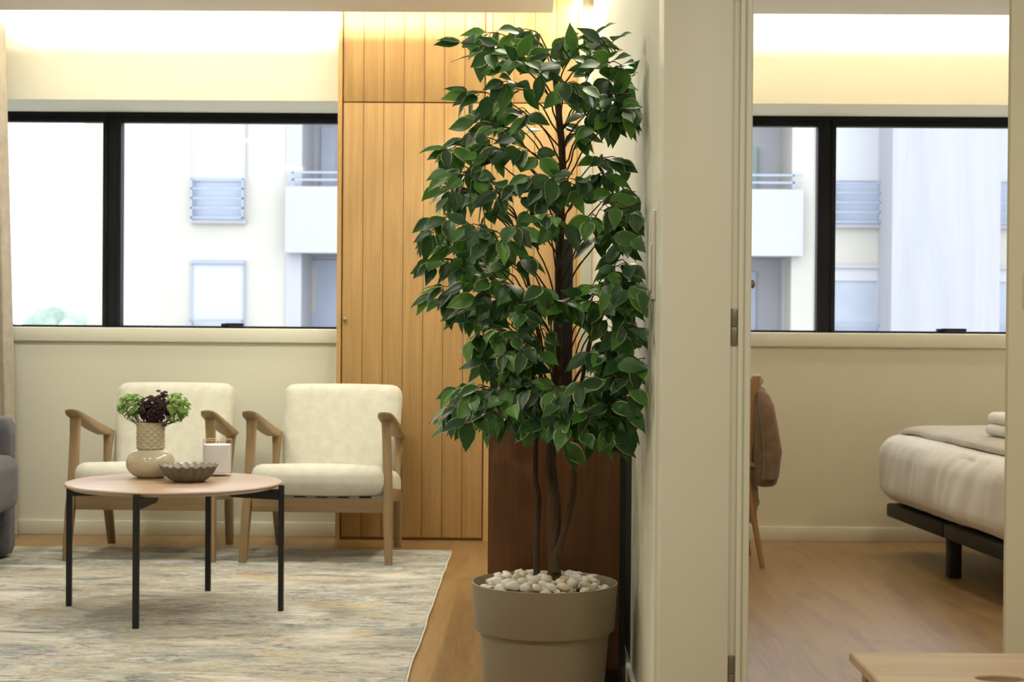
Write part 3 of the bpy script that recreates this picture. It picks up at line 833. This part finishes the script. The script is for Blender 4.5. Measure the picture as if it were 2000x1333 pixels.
fc = thing('ficus_tree', 'tall artificial ficus with cream-edged green leaves in the taupe pot', 'potted tree', (PX, PY, .30))
FO = Vector((PX, PY, .30))
def spline(pts, n):
    P = [Vector(p) for p in pts]; out = []
    for i in range(len(P)-1):
        p0, p1, p2, p3 = P[max(i-1, 0)], P[i], P[i+1], P[min(i+2, len(P)-1)]
        for j in range(n):
            t = j/n
            out.append(.5*((2*p1) + (p2-p0)*t + (2*p0-5*p1+4*p2-p3)*t*t + (3*p1-p0-3*p2+p3)*t**3))
    out.append(P[-1]); return out
random.seed(11)
stems = []
for nm, P, r0, r1 in (('trunk', MAIN, .0215, .008), ('stem', LEFT, .0105, .005), ('stem', RIGHT, .0115, .005)):
    pts = spline([P[0][:2] + (P[0][2]-.04,)] + P if nm != 'x' else P, 6)
    n = len(pts); stems.append(pts)
    rad = [(r0 + (r1-r0)*(i/(n-1))**.8)*(1 + .09*noise.noise(pts[i]*38)) for i in range(n)]
    bm = bmesh.new(); bm_tube(bm, [p-FO for p in pts], rad, 14)
    for v in bm.verts: v.co += Vector((noise.noise(v.co*60), noise.noise(v.co*60+Vector((9, 0, 0))), 0))*.0022
    obj(nm, bm, M['bark'], fc, 60)

LEAFW = [(.0, .02), (.10, .55), (.25, .93), (.42, 1.0), (.60, .82), (.76, .50), (.89, .20), (1.0, .0)]
lv, lf, luv, ltone = [], [], [], []
def add_leaf(p, d, nrm, L, W, tone, marg):
    d = d.normalized(); w = d.cross(nrm)
    if w.length < .05: w = d.orthogonal()
    w.normalize(); nn = w.cross(d).normalized()
    if nn.dot(nrm) < 0: nn = -nn
    curl = random.uniform(.04, .22); fold = random.uniform(.12, .35)
    b = len(lv)
    pts = []
    side = random.uniform(-.10, .10)
    for (t, k) in LEAFW:
        c = p + d*(L*t) - nn*(L*curl*t*t) + w*(side*L*t*t)
        hw = W*.5*k
        wob = .03*math.sin(t*9 + b)*W
        for q in (-1, -.5, 0, .5, 1):
            pts.append((c + w*(hw*q) + nn*(hw*abs(q)*fold + (wob if abs(q) == 1 else 0)), .5+q*.5*(1 if k > .3 else (.45 + k*1.8)), t))
    mx = max(v[0].x for v in pts)
    if mx > .284:
        sh = mx-.284
        pts = [(v[0]-Vector((sh, 0, 0)), v[1], v[2]) for v in pts]
    for v in pts: lv.append(v[0]-FO); luv.append((v[1], v[2])); ltone.append((tone, marg))
    for i in range(len(LEAFW)-1):
        for j in range(4):
            lf.append((b+i*5+j, b+i*5+j+1, b+(i+1)*5+j+1, b+(i+1)*5+j))
brm = bmesh.new()
CAM = Vector((0, 0, 1.05))
def leaf_on(p, outdir):
    droop = random.uniform(.25, 1.15)
    rnd = Vector((random.gauss(0, 1), random.gauss(0, 1), random.gauss(0, .6)))
    d = outdir*.75 + Vector((0, 0, -1))*droop + rnd*.45
    if 1.72 < p.z < 1.84: d += Vector((0, 0, .5))
    nrm = Vector((0, -1, .9)) + Vector((outdir.x, outdir.y, 0))*.5 + Vector((random.gauss(0, .45), random.gauss(0, .35), random.gauss(0, .45)))
    L = random.uniform(.058, .086); W = L*random.uniform(.46, .60)
    d.normalize()
    pet = p + d*random.uniform(.006, .012) + Vector((0, 0, .002))
    bm_tube(brm, [p-FO, pet-FO], [.0011, .0007], 4)
    tone = min(1, max(0, random.betavariate(1.1, 1.7)))
    add_leaf(pet, d, nrm, L, W, tone, random.random())
allst = [(p, i) for i, st in enumerate(stems) for p in st if p.z > .78]
for T in TIPS:
    tip = Vector(T)
    # pick a stem point below the tip
    best = None
    for p, i in allst:
        dz = tip.z-p.z
        hd = math.hypot(tip.x-p.x, tip.y-p.y)
        want = .05 + hd*.45
        cost = abs(dz-want) + hd*.6 + (0.02*i)
        if best is None or cost < best[0]: best = (cost, p)
    p0 = best[1]
    L = (tip-p0).length
    c1 = p0.lerp(tip, .35) + Vector((0, 0, .10*L+.02)); c2 = p0.lerp(tip, .75) + Vector((0, 0, .16*L+.015))
    nseg = 12
    pts = [p0*(1-u)**3 + c1*3*u*(1-u)**2 + c2*3*u*u*(1-u) + tip*u**3 for u in [k/nseg for k in range(nseg+1)]]
    for k in range(1, nseg): pts[k] += Vector((noise.noise(pts[k]*14), noise.noise(pts[k]*14+Vector((3, 1, 2))), noise.noise(pts[k]*14+Vector((7, 1, 2)))))*.012
    bm_tube(brm, [p-FO for p in pts], [.0027 - .0017*k/nseg for k in range(nseg+1)], 5)
    outd = (tip-p0); outd.z *= .4; outd.normalize()
    for k in range(2):                                 # leaves at the very tip
        leaf_on(tip, outd)
    for side in (-1, 1):                               # leaves along the last stretch
        for k in range(4):
            q = pts[nseg-1-k-(1 if side > 0 else 0)]
            lat = outd.cross(Vector((0, 0, 1)))*side
            if random.random() < .50: leaf_on(q, (outd*.55 + lat*.8).normalized())
    if L > .10:
        for k in range(1 if L < .2 else 2):            # short side twigs
            q = pts[random.randint(6, 10)]
            ang = random.uniform(.4, 1.1)*random.choice((-1, 1))
            td = Vector((outd.x*math.cos(ang)-outd.y*math.sin(ang), outd.x*math.sin(ang)+outd.y*math.cos(ang), -.05))
            tl = random.uniform(.04, .075)
            e = q + td*tl + Vector((0, 0, -.008)); e.x = min(e.x, .27)
            bm_tube(brm, [q-FO, (q+td*tl*.5+Vector((0, 0, .006)))-FO, e-FO], [.0016, .0012, .0009], 4)
            leaf_on(e, td)
            for s2 in (-1, 1):
                leaf_on(q.lerp(e, random.uniform(.4, .8)), (td*.5 + td.cross(Vector((0, 0, 1)))*s2*.8).normalized())
obj('branches', brm, M['bark'], fc, 60)
me = bpy.data.meshes.new('foliage')
me.from_pydata([tuple(v) for v in lv], [], lf)
me.materials.append(M['leaf'])
me.polygons.foreach_set('use_smooth', [True]*len(me.polygons))
uvl = me.uv_layers.new(name='UVMap')
ca = me.color_attributes.new('tone', 'FLOAT_COLOR', 'POINT')
for i, (a, b_) in enumerate(ltone): ca.data[i].color = (a, b_, 0, 1)
for l in me.loops: uvl.data[l.index].uv = luv[l.vertex_index]
fo = bpy.data.objects.new('foliage', me); COL.objects.link(fo); fo.parent = fc

# ------------------------------------------------------------------ bed
BR = .08
bed = thing('bed', 'bed on a dark low frame with white duvet in the bedroom', 'bed', (1.682, 7.60, 0), BR)
for k, (a, b_) in enumerate(((-.79, 0), (-1.59, -.80))):
    bm = bmesh.new(); bm_box(bm, 0, 1.95, a, b_, .172, .236, bev=.012, seg=3); obj('frame', bm, M['dark_frame'], bed)
for (lx, ly) in ((.06, -.765), (.06, -1.545), (1.88, -.06), (1.88, -.765), (1.88, -1.545)):
    obj('leg', B((lx-.027, lx+.027, ly-.027, ly+.027, 0, .19), bev=.006), M['dark_frame'], bed)
bm = bmesh.new()
def wr(p):
    f = 1.0
    n1 = noise.noise(Vector((p.x*3.0, p.y*2.4 + p.z*1.6, p.z*2.2)))
    n2 = noise.noise(Vector((p.x*8, p.y*9 + p.z*5, p.z*2.0)))
    q = p.copy()
    dirv = Vector((p.x/1.0, p.y/.8, p.z*3)); 
    ax = max(abs(p.x/1.0), abs(p.y/.82), abs(p.z/.165))
    if abs(p.z) < .14: q.x += (-1 if p.x < 0 else 1)*(.020*n1 + .013*n2 + .006*noise.noise(Vector((p.x*15, p.y*22+p.z*9, p.z*3))))
    q.z += .008*n1 + .004*n2
    if p.z < -.10 and p.x < 0: q.x += .03*(-.10-p.z)/.06
    # foot edge rounds off toward the bottom
    return q
bm_cushion(bm, (.955, -.795, .402), (1.01, .815, .163), .10, (.015, .01, .012), n=64, deform=wr)
obj('duvet', bm, M['duvet'], bed, 180, label='white creased duvet')
# folded bedspread across the foot
def bl(v): return Matrix.Rotation(BR, 4, 'Z') @ v + Vector((1.682, 7.60, 0))
bm = bmesh.new()
def tw(p):
    q = p.copy(); q.z += .006*noise.noise(Vector((p.x*4, p.y*4, 0))) ; q.x += .012*noise.noise(Vector((p.y*3, 0, 4))); return q
bm_cushion(bm, (.40, -.795, 0), (.36, .74, .016), .015, (0, 0, .002), n=30, deform=tw)
for v in bm.verts:
    u = min(1, max(0, (abs(v.co.y+.795)-.60)/.14)); v.co.z -= .02*u*u
    u = min(1, max(0, (.16-v.co.x)/.14)); v.co.z -= .022*u*u
ths = obj('bedspread', bm, M['throw'], None, 180)
ths.location = bl(Vector((0, 0, .597))); ths.rotation_euler = (0, 0, BR)
tag(ths, 'folded grey bedspread lying across the foot of the white bed', 'bedspread')
for z, hx, lab in ((.640, .15, 'white folded towel, lower of the two on the bed'), (.688, .14, 'white folded towel, upper of the two on the bed')):
    bm = bmesh.new()
    bm_cushion(bm, (0, 0, 0), (hx, .13, .024), .022, (.004, .004, .003), n=14, deform=lambda p: p + Vector((0, 0, .003*noise.noise(p*9))))
    o = obj('folded_towel', bm, M['towel'], None, 180)
    o.location = (1.905+.15 + (.0 if hx > .145 else .0), 6.62, z); o.rotation_euler = (0, 0, BR)
    tag(o, lab, 'towel', 'towels on the bed')

# ------------------------------------------------------------------ bedroom chair with coat
bc = thing('wooden_chair', 'wooden chair under the brown coat, half hidden by the door frame', 'chair', (.78, 7.27, 0))
X = Vector((1, 0, 0)); Y = Vector((0, 1, 0))
for (x, y, tx, ty) in ((.245, -.20, .17, -.16), (.24, .20, .17, .16), (-.23, -.20, -.16, -.16), (-.23, .20, -.16, .16)):
    bm = bmesh.new(); bm_loft(bm, [((x, y, 0), X, Y, .011, .011), ((tx, ty, .44), X, Y, .017, .017)], e=2.2, n=14); obj('leg', bm, M['chair_wood'], bc)
bm = bmesh.new(); bm_cushion(bm, (0, 0, .452), (.21, .21, .014), .012, n=12); obj('seat', bm, M['chair_wood'], bc)
for y in (-.17, .17):
    bm = bmesh.new(); bm_loft(bm, [((.185, y, .46), X, Y, .012, .014), ((.215, y*1.03, .843), X, Y, .018, .012)], e=5); obj('back_post', bm, M['chair_wood'], bc)
bm = bmesh.new(); bm_box(bm, .196, .214, -.165, .165, .74, .835, bev=.005); obj('back_rest', bm, M['chair_wood'], bc)
ct = thing('coat', 'brown coat hung over the back of the bedroom chair', 'coat', (0, 0, 0))
bm = bmesh.new()
sec = []
prof = [(.805, .985, .030, .10), (.785, 1.000, .040, .15), (.75, 1.012, .045, .19), (.70, 1.022, .050, .215), (.62, 1.030, .055, .22), (.54, 1.032, .058, .225), (.46, 1.034, .060, .23), (.40, 1.034, .060, .235), (.368, 1.032, .056, .235), (.362, 1.030, .048, .225)]
rings = []
for (z, cx, hx, hy) in prof:
    ring = []
    for k in range(72):
        a = 2*PI*k/72
        f = 1 + .13*noise.noise(Vector((math.cos(a)*2.2, math.sin(a)*5.5, z*1.6)))*min(1, (.82-z)*5)
        x = cx + .004 + math.copysign(abs(math.cos(a))**.75, math.cos(a))*hx*f
        y = 7.25 + math.copysign(abs(math.sin(a))**.6, math.sin(a))*hy
        ring.append(Vector((x, y, z + .008*noise.noise(Vector((a, z, 3))))))
    rings.append(ring)
bm_rings(bm, rings)
obj('body', bm, M['brown_coat'], ct, 180)
bm = bmesh.new()
bm_loft(bm, [((1.010, 7.06, .785), X, Y, .008, .012), ((1.018, 7.03, .765), X, Y, .022, .030), ((1.028, 7.01, .72), X, Y, .032, .040), ((1.040, 7.00, .64), X, Y, .037, .045), ((1.052, 6.995, .52), X, Y, .038, .045), ((1.050, 7.0, .405), X, Y, .036, .042), ((1.045, 7.0, .395), X, Y, .034, .04)], e=2.4, n=20)
for v in bm.verts: v.co += Vector((noise.noise(v.co*11), noise.noise(v.co*12), 0))*.010
obj('sleeve', bm, M['brown_coat'], ct, 180)
bm = bmesh.new()
bm_tube(bm, [(.99, 7.10, .800), (1.012, 7.12, .822), (1.02, 7.25, .832), (1.012, 7.38, .822), (.99, 7.40, .800)], [.012, .018, .019, .018, .012], 10)
obj('collar', bm, M['scarf'], ct, 180)
bm = bmesh.new()
rings = []
for j in range(16):
    z = .44 - .245*j/15
    rings.append([Vector((.975 + .016*math.sin(k*1.2 + j*.7) + .010*noise.noise(Vector((k*.5, z*18, 0))) + .028*(1 if k < 26 else -1)*(.9 - .02*j), 7.10 + (.25*(k if k < 26 else 51-k)/25), z)) for k in range(52)])
bm_rings(bm, rings)
tag(obj('knitted_scarf', bm, M['scarf'], None, 180), 'pale brown knitted scarf hanging below the coat on the bedroom chair', 'scarf')

# ------------------------------------------------------------------ stool in the foreground
st = thing('stool', 'light wooden stool with a hand hole at the bottom right corner', 'stool', (.815, 2.78, 0))
bm = bmesh.new()
n = 64; hx, hy = .217, .22
def rect(a, hx, hy):
    c, s = math.cos(a), math.sin(a)
    k = min(hx/abs(c) if abs(c) > 1e-6 else 1e9, hy/abs(s) if abs(s) > 1e-6 else 1e9)
    return c*k, s*k
angs = sorted(set([2*PI*k/n for k in range(n)] + [math.atan2(sy*hy, sx*hx) % (2*PI) for sx in (-1, 1) for sy in (-1, 1)]))
def rr(f, z): return [Vector((f(a)[0], f(a)[1], z)) for a in angs]
O = lambda i: (lambda a: rect(a, hx-i, hy-i)); I = lambda a: (.043*math.cos(a), .027*math.sin(a)); I2 = lambda a: (.045*math.cos(a), .029*math.sin(a))
bm_rings(bm, [rr(I2, .45), rr(O(.003), .45), rr(O(0), .447), rr(O(0), .433), rr(O(.003), .430), rr(I, .430), rr(I, .448)], closed=True)
obj('seat', bm, M['stool'], st, 35)
for (sx, sy) in ((-1, -1), (-1, 1), (1, -1), (1, 1)):
    bm = bmesh.new(); bm_loft(bm, [((sx*.195, sy*.185, 0), X, Y, .018, .018), ((sx*.182, sy*.172, .431), X, Y, .018, .018)], e=7); obj('leg', bm, M['chair_wood'], st)
for s in (-1, 1):
    obj('apron', B((-.165, .165, s*.172-.009, s*.172+.009, .375, .430), bev=.003), M['stool'], st)
    obj('apron', B((s*.182-.009, s*.182+.009, -.155, .155, .375, .430), bev=.003), M['stool'], st)

# ------------------------------------------------------------------ outside: building across the street
S = 1/112.1
def fx(px): return (px-1037)*S
def fz(py, px): return 1.05 - (py - 640 - .0075*(px-1000))*S
bd = thing('apartment_building', 'pale apartment block with railed balconies seen through both windows', 'building', (0, 28, -6))
def part(name, boxes, mat, label=None, parent=bd, bev=0):
    bm = bmesh.new()
    for (x0, x1, y0, y1, z0, z1) in boxes: bm_box(bm, x0, x1, y0, y1, z0+6, z1+6)
    return obj(name, bm, mat, parent, 0, label)
FA = 0.0
ZL = [-6.0, 9.0]
XL0, XL1 = fx(150), fx(555)
XR0, XR1 = fx(1590), fx(2140)
part('wall', [(XL0, XL1, .30, 4, -6, 9)], M['facade'])
part('wall', [(XL1, XR0, 1.7, 4, -6, 9)], M['facade_lt'])
part('wall', [(XR0, XR1, .30, 4, -6, 9)], M['facade'])
part('pier', [(XL1-.02, XL1+.25, .25, 1.7, -6, 9)], M['facade_lt'])
part('pier', [(XR0-.38, XR0, .25, 1.7, -6, 9)], M['facade'])
part('concrete_shaft', [(fx(1718), fx(1922), -.8, .3, -6, 9)], M['concrete'], 'grey streaked concrete shaft')
zp1, zp0 = fz(364, 600), fz(494, 600)
for dz in (-2.9, 0, 2.9):
    part('balcony', [(XL1, XR0-.22, .0, .14, zp0+dz, zp1+dz), (XL1+.01, XR0-.23, .145, 1.69, zp0+.01+dz, zp0+.2+dz)], M['facade_lt'])
    b = []
    for zz in (.12, .25): b.append((XL1+.05, XR0-.22, .05, .08, zp1+zz+dz-.018, zp1+zz+dz+.018))
    for k in range(10):
        xx = XL1+.12 + k*(XR0-XL1-.5)/9; b.append((xx-.015, xx+.015, .05, .08, zp1+dz, zp1+.26+dz))
    part('railing', b, M['out_rail'])
def win(x0p, x1p, ytop, ybot, blind, y=.30, glass='out_glass', rail=None):
    x0, x1 = fx(x0p), fx(x1p)
    w = part('window', [(x0, x1, y-.02, y+.02, ybot, ytop)], M[glass])
    part('casing', [(x0-.04, x0, y-.06, y, ybot, ytop), (x1, x1+.04, y-.06, y, ybot, ytop), (x0-.04, x1+.04, y-.10, y, ytop, ytop+.06), (x0-.06, x1+.06, y-.12, y, ybot-.06, ybot)], M['out_rail'] if blind > .9 else M['facade_lt'], parent=w)
    part('blind', [(x0, x1, y-.05, y-.02, ytop-(ytop-ybot)*blind, ytop)], M['out_white'], parent=w)
    if rail:
        bb = [(x0-.03, x1+.03, y-.2, y-.16, rail - k*.17 - .014, rail - k*.17 + .014) for k in range(5)]
        bb += [(x0-.03, x0, y-.2, y-.1, ybot, rail), (x1, x1+.03, y-.2, y-.1, ybot, rail)]
        part('railing', bb, M['out_rail'], parent=w)
for x0p, x1p in ((370, 467), (1629, 1716), (1925, 2012)):
    q = 0 if x0p < 1000 else fz(0, 1000)-fz(0, 1700)
    yt, yb = fz(225, 400), fz(428, 400)
    win(x0p, x1p, yt, yb, .58 if x0p > 1000 else .62, rail=fz(348, 400))
    win(x0p, x1p, fz(514, 400), fz(514, 400)-1.85, 1.0 if x0p < 1000 else .12, glass='out_dark' if x0p > 1000 else 'out_glass', rail=fz(626, 400))
def slab(x0p, x1p, y0p, y1p, mat, y=1.7, th=.05, nm='window'):
    return part(nm, [(fx(x0p), fx(x1p), y-th, y, fz(y1p, x0p), fz(y0p, x0p))], M[mat])
S2 = 1/112.1
slab(600, 630, 225, 362, 'out_dark')
slab(568, 662, 500, 700, 'out_glass')
slab(575, 592, 512, 610, 'facade', th=.08, nm='door_curtain')
slab(1440, 1483, 280, 374, 'out_dark')
slab(1483, 1500, 270, 374, 'out_green', th=.09, nm='shutter')
slab(1440, 1500, 525, 700, 'out_glass')
slab(1545, 1562, 500, 700, 'out_white', y=1.2, th=.2, nm='column')
gr = obj('street', B((-60, 60, 9.5, 60, -6.2, -6.0)), M['street'], None, 0); gr['kind'] = 'structure'; gr.name = 'ground_street'

# tree outside, low in the left pane
ot = thing('garden_tree', 'hazy green tree outside, low in the left window pane', 'tree', (-7.3, 23.0, -6))
random.seed(2)
bm = bmesh.new()
for k in range(34):
    a = random.uniform(0, 2*PI); r = 1.15*math.sqrt(random.random())
    zz = random.uniform(4.6, 7.0)
    rad = random.uniform(.35, .6)*(1.25 if zz < 6 else .8)
    t = bmesh.new(); bmesh.ops.create_icosphere(t, subdivisions=3, radius=rad)
    for v in t.verts: v.co = v.co*(1+.35*noise.noise(v.co*5+Vector((k, 0, 0)))) + Vector((r*math.cos(a), r*math.sin(a), zz))
    merge(bm, t)
obj('crown', bm, M['out_tree'], ot, 180)
bm = bmesh.new(); bm_tube(bm, [(0, 0, 0), (.05, 0, 2.5), (0, .05, 5.5)], [.22, .16, .08], 12); obj('trunk', bm, M['bark'], ot)
